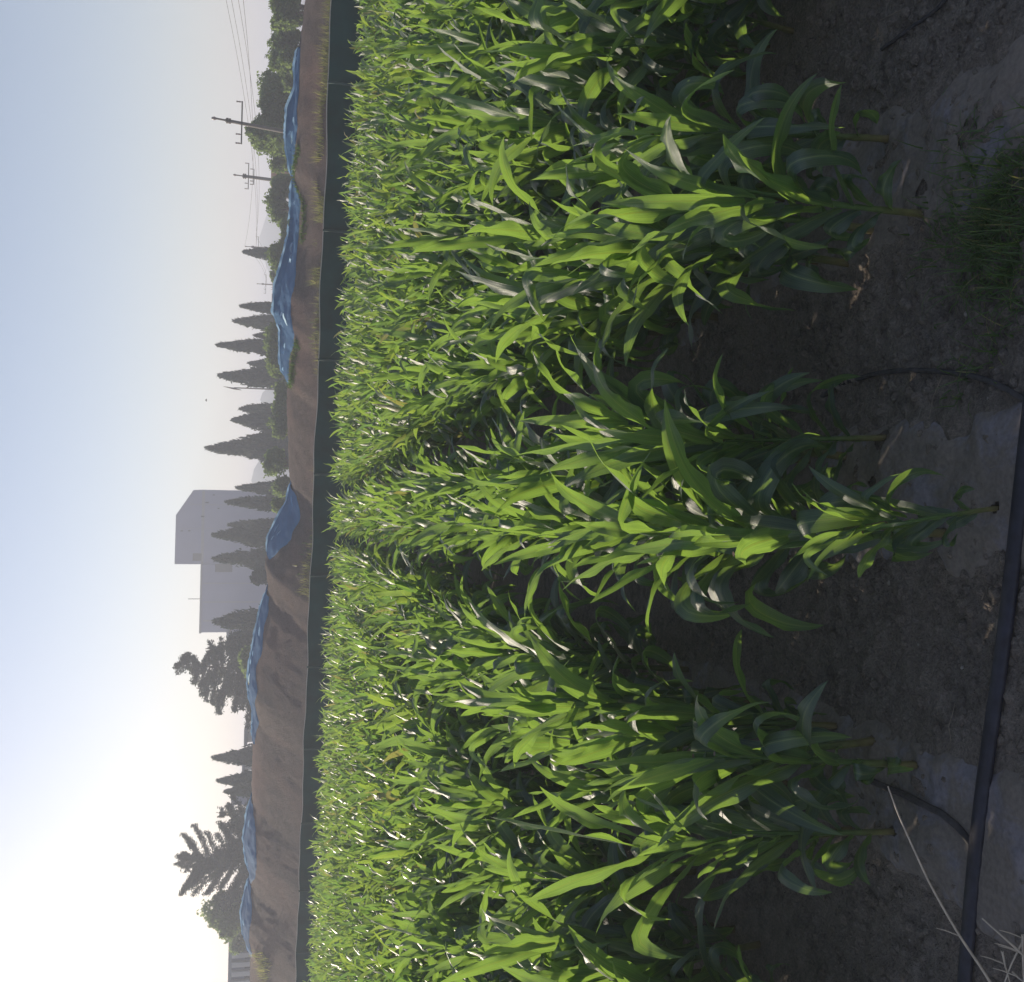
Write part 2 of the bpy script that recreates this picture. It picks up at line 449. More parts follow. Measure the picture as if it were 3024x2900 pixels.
for rank, ii in enumerate(order[:N_IND]):
    x, y, k, s_, idx, hs = spots[ii]; k = int(k); s_ = int(s_); idx = int(idx)
    rg = np.random.default_rng(9000+rank)
    sm, lm = protos[(rank*7+k*3) % len(protos)]
    z = float(gz(x, y))
    root = empty('corn_plant', (x, y, z), (rg.normal(0, .7) if idx < 2 else rg.uniform(-1.6, 1.6))+(math.pi if rg.random() < .5 else 0)); hs *= HERO.get((k, s_, idx), 1.0) * rg.uniform(.9, 1.08)
    wx = 1.0 if idx < 1 else 1.14
    root.scale = (hs*wx, hs*wx, hs*rg.uniform(.96, 1.05))
    root.rotation_euler = (rg.normal(0, .05), rg.normal(0, .05), root.rotation_euler[2])
    if (k, s_) in ROWN and idx < 5:
        lab = f'green corn plant, {ORD[idx]} from the camera, {ROWN[(k, s_)]}'
    else:
        side = 'right' if k > 0 else ('left' if k < 0 else 'middle')
        lab = {'right': 'leafy corn plant crowded in the rows right of the middle bed',
               'left': 'leafy corn plant crowded in the rows left of the middle bed',
               'middle': 'leafy corn plant deep in the middle bed behind its front plants'}[side]
    tag(root, lab, 'corn plant', 'corn plants standing in rows')
    o = bpy.data.objects.new('stalk', sm); COL.objects.link(o); o.parent = root
    for me in lm:
        o = bpy.data.objects.new('leaf', me); COL.objects.link(o); o.parent = root
# the thousands of plants behind them
def lowvar(segs, cross, n, seed):
    out = []
    for q in range(n):
        rg = np.random.default_rng(seed+q); spec, H = plant_spec(rg)
        m1 = MB(); stalk_geo(m1, H, 4)
        m2 = MB()
        for p_ in spec: m2.add(*leaf(segs=segs, cross=cross, **p_))
        out.append((np.concatenate(m2.v), np.concatenate(m2.f4), m2.uv4))
    return out
vA = lowvar(11, 3, 22, 400); vB = lowvar(7, 3, 22, 600)
mc = MB()
for ii in order[N_IND:]:
    x, y, k, s_, idx, hs = spots[ii]
    V, Fq, _ = (vA if y < 17 else vB)[int(rng.integers(22))]
    a = rng.uniform(-1.6, 1.6)+(math.pi if rng.random() < .5 else 0); cs, sn = math.cos(a), math.sin(a)
    lx, ly = rng.normal(0, .06, 2)
    W = np.stack([V[:, 0]*cs-V[:, 1]*sn+lx*V[:, 2], V[:, 0]*sn+V[:, 1]*cs+ly*V[:, 2], V[:, 2]], -1)*hs*np.array([1.13, 1.13, 1])
    W += np.array([x, y, float(gz(x, y))])
    cr = 3; uv = np.zeros((len(V), 2)); uv[:, 0] = np.tile([0, .5, 1], len(V)//3); uv[:, 1] = V[:, 2]
    mc.add(W, Fq, uv)
tag(mc.build('corn_crop', M_LEAF), 'dense mass of green corn filling the field behind the front rows', 'corn', kind='stuff')

# ------------------------------------------------------------------ net fence
def fence_pt(t, off=0.0, z=0.0):
    p = PR + fd*t + fn*off; return Vector((p.x, p.y, z))
FL = (PL-PR).length
root = empty('net_fence', fence_pt(FL/2)); inv = Vector(root.location)
tag(root, 'long dark green shade net fence with a pale top cord, behind the corn', 'fence')
T = np.linspace(-9, FL+12, 220)
Htop = 1.42 + .02*np.sin(T*1.3)+.012*np.sin(T*3.1+1)
mb = MB(); P = np.array([list(fence_pt(t)) for t in T]) - np.array(inv)
fnv = np.array(fn)
rows = []
for zf in np.linspace(0, 1, 7):
    bulge = (.05*np.sin(T*2.1+zf*3)+.06*vnoise(T*1.4, T*0+zf*5))*math.sin(zf*math.pi)
    q = P + fnv*bulge[:, None]; q[:, 2] = Htop*zf - .02*(1-zf); rows.append(q)
G = np.stack(rows, 1); n_, m_ = G.shape[:2]
for sgn in (-.004, .004):
    V = (G + fnv*sgn).reshape(-1, 3); i = np.arange(n_-1)[:, None]*m_; j = np.arange(m_-1)[None]
    mb.add(V, np.stack([i+j, i+m_+j, i+m_+j+1, i+j+1], -1).reshape(-1, 4))
mb.build('net', M_NET, root)
mb = MB(); C = P.copy(); C[:, 2] = Htop+.012; tube(mb, C, .011, 6); mb.build('top_cord', M_CORD, root)
for t in np.arange(-8, FL+12, 3.2):
    mb = MB(); p = fence_pt(t, -.075)-inv; tube(mb, [[p.x, p.y, -.05], [p.x, p.y, .7], [p.x, p.y, 1.44]], .028, 8)
    mb.build('post', M_POST, root)

# ------------------------------------------------------------------ earth bank behind the fence
BANK_OFF = 8.0
CREST = [(-500, 905), (0, 902), (149, 884), (205, 880), (261, 876), (316, 868), (391, 866), (484, 862), (532, 870), (577, 872),
         (700, 868), (786, 848), (841, 833), (923, 826), (976, 840), (1035, 836), (1095, 838), (1121, 850), (1203, 846), (1281, 850),
         (1400, 854), (1424, 861), (1480, 852), (1536, 823), (1581, 800), (1629, 790), (1655, 780), (1707, 789), (1741, 790),
         (1778, 778), (1853, 761), (1946, 743), (2020, 735), (2102, 751), (2177, 747), (2263, 744), (2354, 743), (2405, 733),
         (2476, 724), (2546, 732), (2582, 737), (2627, 729), (2693, 717), (2759, 722), (2804, 740), (2900, 738), (3100, 742), (3600, 760)]
TOPS = {  # visible tarp: name -> list of (y, top x, bottom x)
 0: [(140, 879, 883), (149, 876, 884), (205, 869, 880), (261, 871, 878), (316, 848, 872), (391, 842, 872), (440, 845, 868), (484, 853, 863), (520, 859, 863)],
 1: [(528, 861, 867), (577, 860, 887), (640, 856, 886), (700, 850, 880), (786, 829, 869), (841, 811, 859), (923, 807, 861), (976, 827, 863), (1035, 826, 854), (1095, 831, 850), (1121, 848, 851)],
 2: [(1424, 858, 872), (1450, 852, 879), (1480, 846, 878), (1536, 816, 863), (1581, 792, 826), (1629, 786, 797)],
 3: [(1741, 789, 791), (1778, 773, 789), (1853, 756, 774), (1946, 738, 753), (2020, 730, 752), (2060, 736, 755), (2102, 747, 758), (2177, 745, 749)],
 4: [(2354, 741, 745), (2405, 728, 753), (2476, 718, 754), (2546, 727, 751), (2582, 736, 740)],
 5: [(2590, 736, 740), (2627, 724, 743), (2693, 711, 738), (2759, 717, 739), (2804, 739, 741)]}
def on_plane(x, y, off):
    """where the view ray meets the vertical plane parallel to the fence"""
    d = ray(x, y); p0 = PR + fn*off
    t = (p0-CAM).dot(fn)/d.dot(fn)
    return CAM + d*t
cy = [c[0] for c in CREST]; cx = [c[1] for c in CREST]
ys = np.arange(-500, 3600, 9.0)
crest = []
tops = {}
for k, L_ in TOPS.items(): tops[k] = L_
for y in ys:
    xx = float(np.interp(y, cy, cx))
    for k, L_ in TOPS.items():
        if L_[0][0] <= y <= L_[-1][0]:
            xx = max(xx, float(np.interp(y, [q[0] for q in L_], [q[1] for q in L_]))+1.5)
    p = on_plane(xx, float(y), BANK_OFF); crest.append(((p-PR).dot(fd), p.z))
crest = np.array(crest)
tt = np.linspace(-14, crest[:, 0].max(), 620)
o_ = np.argsort(crest[:, 0]); CZ = np.interp(tt, crest[o_, 0], crest[o_, 1])
prof = [(-6.2, -.03), (-5.4, .01), (-4.6, .03), (-4.1, .07), (-3.7, .16), (-3.1, .33), (-2.4, .54), (-1.7, .74), (-1.1, .88), (-.6, .96), (-.25, .99), (0, 1.0), (.3, .985), (.8, .93),
        (1.6, .80), (2.6, .58), (3.8, .30), (5.0, .08), (6.0, -.04)]
def bank_z(t, off):
    f = np.interp(off, [p[0] for p in prof], [p[1] for p in prof])
    cz = np.interp(t, tt, CZ); base = f*cz
    e = np.clip((1-np.abs(off)/.9), 0, 1)
    rough = .03*fbm(t*.9, off*1.6, 3)+.035*fbm(t*3.2+7, off*5, 4)
    return base + rough*(1-e)*np.clip((6-np.abs(off))/1.5, 0, 1) + .02*vnoise(t*5, off*5)*e
offs = np.concatenate([np.linspace(-6.2, -.9, 30), np.linspace(-.75, .75, 11), np.linspace(.95, 6, 16)])
TT, OO = np.meshgrid(tt, offs, indexing='ij')
ZZ = bank_z(TT, OO)
Pb = np.array(PR)[None, None]+np.array(fd)[None, None]*TT[..., None]+np.array(fn)[None, None]*(OO+BANK_OFF)[..., None]
Pb[..., 2] = ZZ
mb = MB(); n_, m_ = TT.shape; i = np.arange(n_-1)[:, None]*m_; j = np.arange(m_-1)[None]
mb.add(Pb.reshape(-1, 3), np.stack([i+j, i+m_+j, i+m_+j+1, i+j+1], -1).reshape(-1, 4))
tag(mb.build('earth_bank', M_BANK), kind='structure')
# blue netting draped over the crest
TLAB = ['blue netting over the low bank beside the first power pole', 'widest blue netting sheet, over the hump in front of the short cypresses',
        'blue netting sheet sloping down the bank below the tall grey building', 'long thin blue netting strip on the bank crest under the layered cedar',
        'blue netting hump in front of the big spreading cedar', 'blue netting hump in front of the round leafy tree']
TARP_EDGE = []
for k, L_ in TOPS.items():
    yy = np.linspace(L_[0][0], L_[-1][0], int((L_[-1][0]-L_[0][0])/5)+2)
    top = np.interp(yy, [q[0] for q in L_], [q[1] for q in L_]); bot = np.interp(yy, [q[0] for q in L_], [q[2] for q in L_])
    rowsT = []; info = []
    og = np.arange(0, -4.2, -.04)
    for y, a, b in zip(yy, top, bot):
        pa = on_plane(a, float(y), BANK_OFF); t0_ = (pa-PR).dot(fd)
        base = np.array(PR+fd*t0_)[None]+np.array(fn)[None]*(og+BANK_OFF)[:, None]
        base[:, 2] = bank_z(np.full(len(og), t0_), og)+.05
        px = proj_x(base); kk = np.nonzero(px >= b-2)[0]
        info.append((t0_, pa.z, og[kk[0]] if len(kk) else -1.0))
    info = np.array(info); ob = info[:, 2].copy()
    for _ in range(4): ob[1:-1] = (ob[:-2]+2*ob[1:-1]+ob[2:])/4
    EDGEZ = info; TARP_EDGE.append((k, info[:, 0], ob)); ob = ob*(1+.14*vnoise(info[:, 0]*1.1, info[:, 0]*0+k))
    for (t0_, z0_, _), ob_ in zip(info, ob):
        jf = np.linspace(0, 1, 26); off = ob_*jf; tv = np.full(26, t0_)
        z = bank_z(tv, off)+.025+.02*np.abs(vnoise(t0_*1.3+off*1.6, off*.7+k*5))+.02*vnoise(t0_*5+off*2, off*3)
        z[0] = max(z[0], z0_)
        z[-1] -= .05
        ob2 = np.linspace(1.0, .15, 6); zb = bank_z(np.full(6, t0_), ob2)+.05
        off = np.r_[ob2, off]; z = np.r_[zb, z]
        P = np.array(PR+fd*t0_)[None]+np.array(fn)[None]*(off+BANK_OFF)[:, None]; P[:, 2] = z
        rowsT.append(P)
    G = np.array(rowsT); n_, m_ = G.shape[:2]
    i = np.arange(n_-1)[:, None]*m_; j = np.arange(m_-1)[None]
    Fq = np.stack([i+j, i+j+1, i+m_+j+1, i+m_+j], -1).reshape(-1, 4)
    mb = MB(); c0 = G[n_//2, m_//2].copy(); c0[2] = 0
    mb.add(G.reshape(-1, 3)-c0, Fq)
    o = mb.build('blue_netting', M_TARP, loc=tuple(c0)); tag(o, TLAB[k], 'netting', 'blue nets over the earth bank')
    tv = info[:, 0]; hh = .035+.03*np.abs(vnoise(tv*2.3, tv*0+k))+.03*np.abs(vnoise(tv*9, tv*0+k))
    hh *= np.clip(np.minimum(np.arange(len(tv)), np.arange(len(tv))[::-1])/4, 0, 1)
    zc = np.array([r_[6][2] for r_ in rowsT])
    lo = np.array(PR)[None]+np.array(fd)[None]*tv[:, None]+np.array(fn)[None]*(BANK_OFF+.02); lo[:, 2] = zc-.03
    hi = lo+np.array(fn)[None]*(.05*vnoise(tv*4, tv*0+k))[:, None]; hi[:, 2] = zc+hh
    md = (lo+hi)/2+np.array(fn)[None]*(.03*vnoise(tv*6, tv*0+k+4))[:, None]
    V = np.stack([lo, md, hi], 1).reshape(-1, 3)-c0; i = np.arange(len(tv)-1)[:, None]*3; j = np.arange(2)[None]
    mh = MB(); mh.add(V, np.stack([i+j, i+j+1, i+3+j+1, i+3+j], -1).reshape(-1, 4)); mh.build('lit_rim', M_LIT_NET, o)  # thin strip added along the crest to give the bright sunlit rim
    mh = MB()
    for q in range(int(len(tv)*.10)):       # loose creases that stand up from the sheet, in the paler lit netting
        r0i = int(rng.integers(0, len(tv)-4)); c_i = int(rng.integers(7, 24)); n_c = int(rng.integers(3, 7)); dc = int(rng.integers(-1, 2))
        pts = [G[r0i+min(u, len(tv)-1-r0i), min(31, max(6, c_i+dc*u))] for u in range(n_c)]
        pts = np.array(pts)-c0; up_ = np.zeros_like(pts); up_[:, 2] = .05*np.sin(np.linspace(.3, 2.8, n_c))
        V = np.stack([pts-[0, 0, .01], pts+up_], 1).reshape(-1, 3)
        mh.add(V, [[2*u, 2*u+1, 2*u+3, 2*u+2] for u in range(n_c-1)])
    mh.build('crease', M_LIT_NET, o)

# ------------------------------------------------------------------ trees
def cards(P, sx, sy, rg, upb=0.0, flat=0.0, out=None):
    """small leaf-spray faces at points P; upb biases their long axis upward, flat lays them level"""
    n = len(P); A = rg.normal(size=(n, 3)); A[:, 2] += upb*3
    if flat: A[:, 2] *= (1-flat)
    if out is not None: A += out*1.2
    A /= np.linalg.norm(A, axis=1, keepdims=True)
    B = rg.normal(size=(n, 3))
    if flat: B[:, 2] *= (1-flat)
    B -= A*np.sum(A*B, 1, keepdims=True); B /= np.linalg.norm(B, axis=1, keepdims=True)+1e-9
    a = (np.asarray(sy)*rg.uniform(.6, 1.3, n))[:, None]*A; b = (np.asarray(sx)*rg.uniform(.6, 1.3, n))[:, None]*B
    V = np.stack([P-a*.5, P+b*.5, P+a*.6, P-b*.5], 1).reshape(-1, 3)
    return V, np.arange(4*n).reshape(n, 4)
def trunk_obj(root, pts, rad): 
    mb = MB(); tube(mb, pts, rad, 8); return mb.build('trunk', M_BARK, root)

def cypress(apex, base_w, Y, label, seed, lean=0.0, fat=1.0, group='cypresses beyond the bank'):
    """apex pixel, crown width in photo pixels near the foot"""
    ax, ay = apex
    top = at_depth(ax, ay, Y); h = top.z; x0 = top.x
    rad = base_w/2/F_PX*Y*.975*fat
    root = empty('cypress_tree', (x0, Y, -.02)); tag(root, label, 'tree', group)
    rg = np.random.default_rng(seed)
    n = int(3600+300*h)
    t = 1-rg.random(n)**.62; t = np.clip(t, .02, .995)
    a = rg.uniform(0, math.tau, n)
    pr = np.minimum(1, .55+t*2.2)*(1-t)**.72
    lob = 1+.18*np.sin(a*3+t*9+seed)+.34*vnoise(a*2.2+seed, t*h*1.3+seed)+.24*vnoise(a*5+seed, t*h*3.1)
    rr = rad*pr*lob*(rg.uniform(.4, 1.1, n)**.6+.25*(rg.random(n) < .05))+.03
    P = np.stack([rr*np.cos(a)+lean*t, rr*np.sin(a)*1.0, t*h*.985], -1)
    out = np.stack([np.cos(a)*.35, np.sin(a)*.35, np.zeros(n)], -1)
    mb = MB(); mb.add(*cards(P, .11*h/9+.05, .36*h/9+.08, rg, upb=.8, out=out))
    # inner mass
    z = np.linspace(.03, .93, 14); r_ = rad*.60*np.minimum(1, .55+z*2.2)*(1-z)**.75
    tube(mb, np.stack([lean*z, 0*z, z*h], -1), r_, 9)
    mb.build('crown', M_CYP, root, smooth=False)
    trunk_obj(root, [[0, 0, -.2], [0, 0, h*.3], [lean*.6, 0, h*.6]], [.16, .13, .06])
    return root

CY = [((712, 743), 62, 92, 'short lone cypress at the foot of the distant hill, right of the fair group'),
      ((703, 903), 52, 88, 'blunt cypress rising behind the hump of the widest blue net'),
      ((683, 948), 74, 95, 'cypress with a leaning spiky tip beside the blunt one'),
      ((745, 990), 52, 90, 'lowest cypress tip between the blunt pair and the thin tall spire'),
      ((633, 1018), 62, 90, 'narrow tall cypress spire above the end of the widest blue net'),
      ((728, 1072), 56, 97, 'stubby cypress shoulder pressed against the broad dark one'),
      ((638, 1108), 84, 92, 'broad based dark cypress right of the slanted lamp'),
      ((702, 1207), 66, 98, 'ragged many tipped cypress left of the slanted lamp'),
      ((679, 1240), 92, 92, 'wide cone shaped cypress next to the ragged one'),
      ((732, 1287), 40, 90, 'small thin cypress between the wide cone and the tallest spire'),
      ((602, 1322), 92, 92, 'tallest cypress spire in the row, with a needle tip'),
      ((690, 1440), 58, 94, 'cypress against the right edge of the grey building'),
      ((660, 1482), 66, 88, 'dark cypress in front of the right part of the grey building'),
      ((668, 1549), 54, 95, 'short cypress tip half merged with the one in mid wall'),
      ((620, 1580), 92, 88, 'tall cypress in front of the middle of the grey wall'),
      ((620, 1650), 84, 90, 'cypress below the dark window of the grey building'),
      ((622, 1835), 112, 88, 'ragged cypress before the left end of the grey building'),
      ((622, 2238), 92, 84, 'pointed cypress right of the pair beside the small pale hut'),
      ((637, 2306), 84, 86, 'cypress left of the pointed one, on the bank line'),
      ((657, 2338), 76, 90, 'lower cypress shoulder next to the big spreading cedar')]
for q, (ap, wd, Y, lb) in enumerate(CY): cypress(ap, wd, Y, lb, 300+q)

def broad(root_name, c_px, r_px, Y, label, seed, n=5000, mat_=None, size=.22, group='bushes and leafy trees beyond the bank', blobs=34, holes=.0):
    """leafy crown: centre pixel, (half width, half height) in photo pixels"""
    c = at_depth(c_px[0], c_px[1], Y); s = Y/F_PX
    rx, rz = r_px[0]*s, r_px[1]*s
    root = empty(root_name, (c.x, Y, -.02)); tag(root, label, 'tree' if 'tree' in root_name else 'bush', group)
    rg = np.random.default_rng(seed); n = int(n*1.9)
    D = rg.normal(size=(blobs, 3)); D /= np.linalg.norm(D, axis=1, keepdims=True); D *= rg.uniform(.25, .85, (blobs, 1))
    C = D*np.array([rx, rx*.8, rz]) + np.array([0, 0, c.z])
    br = rg.uniform(.14, .42, blobs)*min(rx, rz*1.4)
    w_ = rg.integers(0, blobs, n); d = rg.normal(size=(n, 3)); d /= np.linalg.norm(d, axis=1, keepdims=True)
    P = C[w_] + d*(br[w_]*rg.uniform(.35, 1.25, n)**.6*(1+.5*vnoise(d[:, 0]*3+w_*1.7, d[:, 2]*3)))[:, None]
    P = P[P[:, 2] > .05]
    mb = MB(); mb.add(*cards(P, size, size*1.5, rg))
    mb.build('crown', mat_ or M_BROAD, root, smooth=False)
    mt = MB(); tube(mt, [[0, 0, -.2], [.1, 0, c.z*.5], [0, 0, c.z]], [.2, .16, .08], 7)
    for q in range(5):
        e = C[q % blobs]; tube(mt, [[.05, 0, c.z*.4], [e[0]*.5, e[1]*.5, (c.z*.4+e[2])/2+.2], list(e)], [.1, .06, .03], 5)
    mt.build('trunk', M_BARK, root)
    return root
BR = [('broadleaf_tree', (850, 20), (105, 42), 52, 'dark leafy tree at the top edge of the photo beyond the bank', 9000, M_BROAD),
      ('broadleaf_tree', (852, 170), (95, 48), 55, 'leafy tree with a loose top under the power wires', 9000, M_BROAD),
      ('broadleaf_tree', (815, 285), (75, 52), 60, 'dense dark tree right of the leaning power pole', 8000, M_BROAD),
      ('broadleaf_tree', (795, 388), (75, 70), 60, 'highest leafy tree, behind the leaning power pole', 11000, M_BROAD),
      ('broadleaf_tree', (830, 465), (52, 40), 62, 'low leafy tree against the orange building', 5000, M_BROAD),
      ('leafy_bush', (835, 548), (40, 38), 66, 'dark bush left of the second power pole', 4000, M_BROAD),
      ('leafy_bush', (825, 612), (50, 34), 66, 'pale green bush at the right foot of the distant hill', 4500, M_BROAD),
      ('leafy_bush', (850, 690), (60, 26), 64, 'low bush line over the crest in front of the distant hill', 4500, M_BROAD),
      ('leafy_bush', (828, 765), (45, 28), 64, 'leafy bush below the short lone cypress', 3500, M_BROAD),
      ('leafy_bush', (815, 815), (24, 25), 80, 'dark bush at the left foot of the short lone cypress', 2500, M_BROAD),
      ('leafy_bush', (812, 985), (55, 32), 66, 'green bush behind the dip of the widest blue net', 4500, M_BROAD),
      ('leafy_bush', (818, 1070), (60, 30), 66, 'broad bush below the narrow tall spire', 4500, M_BROAD),
      ('leafy_bush', (838, 1165), (50, 30), 66, 'low bush on the crest below the slanted lamp', 3500, M_BROAD),
      ('leafy_bush', (826, 1238), (55, 32), 66, 'mid green bush below the wide cone shaped cypress', 4500, M_BROAD),
      ('leafy_bush', (812, 1365), (48, 36), 66, 'pale green bush left of the tallest cypress spire', 4500, M_BROAD),
      ('leafy_bush', (832, 1440), (40, 32), 66, 'bush at the right end of the sloping blue net', 3500, M_BROAD),
      ('leafy_bush', (826, 1492), (26, 24), 60, 'small bush just over the crest before the grey building', 2500, M_BROAD),
      ('leafy_bush', (770, 1700), (30, 26), 80, 'dark bush at the left foot of the window cypress', 2500, M_CYP),
      ('leafy_bush', (715, 1905), (48, 42), 80, 'dark bush at the left end of the grey building', 4500, M_CEDAR),
      ('leafy_bush', (735, 1955), (46, 30), 70, 'yellow green bush under the layered cedar', 4500, M_BROAD),
      ('broadleaf_tree', (672, 2700), (66, 62), 80, 'round leafy tree left of the big spreading cedar', 9000, M_BROAD),
      ('broadleaf_tree', (712, 2770), (40, 30), 86, 'low leafy tree beside the white columned building', 4000, M_BROAD)]
for q, (nm, c, r_, Y, lb, n, mt_) in enumerate(BR):
    broad(nm, c, r_, Y, lb, 700+q, n, mt_, size=.13 if Y < 70 else .17)

def cedar(foot_y, top, spread, Y, label, seed, tiers, upturn=.1, droop=0.0, cards_n=260, bare=.25):
    """conifer with separate tiers of boughs; top pixel, spread in photo pixels"""
    tp = at_depth(top[0], top[1], Y); h = tp.z; s = Y/F_PX; ft = at_depth(850, foot_y, Y)
    root = empty('cedar_tree', (ft.x, Y, -.02)); tag(root, label, 'tree', 'cedars beyond the bank')
    rg = np.random.default_rng(seed); sp = spread*s
    dx = tp.x-ft.x
    mt = MB(); zz = np.linspace(-.2, h*.98, 9); f = np.clip(zz/h, 0, 1)
    tube(mt, np.stack([dx*f**1.5, 0*f, zz], -1), .22*(1-f*.85), 8)
    mb = MB()
    for k in range(tiers):
        f0 = bare+(1-bare)*(k+rg.uniform(-.3, .3))/tiers; f0 = min(.985, max(.1, f0)); z = h*f0; cx_ = dx*f0**1.5
        Lb = sp*(1-f0)**.62*rg.uniform(.65, 1.12)+.35
        for b in range(rg.integers(4, 7)):
            a = rg.uniform(0, math.tau); L = Lb*rg.uniform(.6, 1.1)
            s_ = np.linspace(0, 1, 7)
            px = cx_+np.cos(a)*L*s_; py = np.sin(a)*L*s_; pz = z+L*(upturn*s_**1.6-droop*s_**2+.12*s_)
            P_ = np.stack([px, py, pz], -1); tube(mt, P_, .05*(1-s_*.8), 5, cap=False)
            n = int(cards_n*(L/2.5)); u = rg.uniform(.15, 1.02, n)
            c = np.stack([np.interp(u, s_, px), np.interp(u, s_, py), np.interp(u, s_, pz)], -1)
            wdt = .42*L*.45*(1.1-u*.8)
            c[:, 0] += -np.sin(a)*rg.normal(0, 1, n)*wdt*.6; c[:, 1] += np.cos(a)*rg.normal(0, 1, n)*wdt*.6
            c[:, 2] += rg.normal(0, .12, n)-.12*u*rg.random(n)
            mb.add(*cards(c, .09, .26, rg, flat=.4, out=np.tile([math.cos(a), math.sin(a), .2], (n, 1))))
    mb.build('crown', M_CEDAR, root, smooth=False); mt.build('trunk', M_BARK, root)
    return root
cedar(1985, (507, 1958), 125, 84, 'tall layered cedar left of the grey building, gaps between its boughs', 11, 20, .12, .10, 340)
cedar(1925, (600, 1915), 70, 86, 'shorter cedar touching the left end of the grey building', 12, 13, .12, .05, 320)
cedar(2075, (572, 2030), 125, 82, 'wide tiered cedar left of the tall layered one, drooping boughs', 13, 17, .10, .16, 360, .12)
cedar(2520, (528, 2545), 215, 80, 'big spreading cedar with upswept boughs, left part of the treeline', 14, 19, .38, .0, 480, .10)
cedar(2440, (640, 2400), 95, 84, 'lower cedar overlapping the big spreading one', 15, 9, .35, .0, 300, .1)

# ------------------------------------------------------------------ buildings
def block(mb, x0, x1, Y0, Y1, z0, z1): box(mb, ((x0+x1)/2, (Y0+Y1)/2, (z0+z1)/2), (abs(x1-x0)/2, abs(Y1-Y0)/2, (z1-z0)/2))
YB = 150
A = at_depth(571, 1447, YB); B = at_depth(519, 1521, YB); C_ = at_depth(515, 1666, YB); D_ = at_depth(594, 1866, YB); E = at_depth(596, 1666, YB)
root = empty('grey_building', ((A.x+D_.x)/2, YB+5, -.02)); ox, oy = root.location.x, root.location.y
tag(root, 'tall windowless grey building with a stepped roof and sloping corner, behind the cypresses', 'building')
mb = MB()      # upper part: sloped right shoulder, as a prism
xs = [C_.x, B.x, A.x, A.x]; zs = [C_.z, B.z, A.z, 0]
poly = [(C_.x, 0), (A.x, 0), (A.x, A.z), (B.x, B.z), (C_.x, C_.z)]
V = [(x-ox, -5.0, z) for x, z in poly]+[(x-ox, 9.0, z) for x, z in poly]
mb.add(V[:5], [[0, 1, 2, 3]]); mb.add(V[:5], [[0, 3, 4]]); mb.add(V[5:], [[3, 2, 1, 0]]); mb.add(V[5:], [[4, 3, 0]])
mb.add(V, [[(k+1) % 5, k, 5+k, 5+(k+1) % 5] for k in range(5)])
mb.build('tower_block', M_WALL, root, smooth=False)
mb = MB(); block(mb, D_.x-ox, C_.x-ox-.003, -5.6, 8, 0, D_.z); mb.build('low_block', M_WALL, root, smooth=False)
mb = MB(); block(mb, D_.x-ox-.12, C_.x-ox-.006, -5.75, 8.1, D_.z, D_.z+.25); mb.build('parapet', M_ROOF, root, smooth=False)
def win(mb, px0, px1, py0, py1, dy):
    a = at_depth(px0, py0, YB); b = at_depth(px1, py1, YB)
    block(mb, min(a.x, b.x)-ox, max(a.x, b.x)-ox, -5-dy-.1, -5-dy+.05, min(a.z, b.z), max(a.z, b.z))
mb = MB(); win(mb, 569, 595, 1634, 1656, 0); mb.build('window', M_WIN, root, smooth=False)
for (a, b, c, d) in ((533, 540, 1566, 1569), (555, 562, 1566, 1569), (593, 603, 1523, 1527), (606, 616, 1482, 1486), (642, 648, 1500, 1503), (628, 634, 1460, 1463)):
    mb = MB(); win(mb, a, b, c, d, 0); mb.build('wall_vent', M_WIN, root, smooth=False)
mb = MB(); win(mb, 597, 600, 1448, 1666, -.02); mb.build('ledge', M_ROOF, root, smooth=False)
mb = MB(); win(mb, 636, 686, 1664, 1688, .62); mb.build('loading_opening', M_WIN, root, smooth=False)
for yj in (1490, 1560, 1610):
    mb = MB(); win(mb, 530 if yj > 1500 else 560, 770, yj, yj+2.5, -.03); mb.build('panel_joint', M_ROOF, root, smooth=False)
for yj in (1720, 1775, 1830):
    mb = MB(); win(mb, 600, 770, yj, yj+2.5, .57); mb.build('panel_joint', M_ROOF, root, smooth=False)
a = at_depth(545, 1780, YB)
mb = MB(); tube(mb, [[a.x-ox, 0, D_.z], [a.x-ox, 0, (a.z+D_.z)/2], [a.x-ox, 0, a.z]], .06, 6); mb.build('antenna', M_DARK, root)

YO = 85
def small_building(name, label, px, Y, depth, wall, roofm, nwin=2, ov=.25, cols=0):
    (x0p, x1p, yr, yl) = px      # top x, bottom x, right y, left y
    a = at_depth(x0p, yl, Y); b = at_depth(x0p, yr, Y); h = (a.z+b.z)/2
    root = empty(name, ((a.x+b.x)/2, Y+depth/2, -.02)); tag(root, label, 'building')
    hw = (b.x-a.x)/2; hd = depth/2
    mb = MB(); box(mb, (0, 0, (h-.3)/2), (hw, hd, (h-.3)/2)); mb.build('wall', wall, root, smooth=False)
    mb = MB(); box(mb, (0, 0, h-.15), (hw+ov, hd+ov, .147)); mb.build('roof', roofm, root, smooth=False)
    for q in range(nwin):
        mb = MB(); xx = -hw+(q+.5)*2*hw/nwin
        box(mb, (xx, -hd, h*.62), (hw/nwin*.5, .05, h*.16)); w_ = mb.build('window', M_WIN, root, smooth=False)
    for q in range(cols):
        mb = MB(); xx = -hw+.3+q*(2*hw-.6)/(cols-1)
        box(mb, (xx, -hd-.35, (h-.3)/2), (.2, .2, (h-.3)/2)); mb.build('column', M_WALL2, root, smooth=False)
    return root
small_building('brick_house', 'orange walled house glimpsed between the leafy trees behind the second power pole', (800, 845, 486, 532), 90, 5, M_BRICK, M_BRICK, 2)
small_building('pale_hut', 'small pale hut just right of the pointed cypress', (720, 750, 2163, 2192), 95, 4, M_WALL2, M_ROOF, 1)
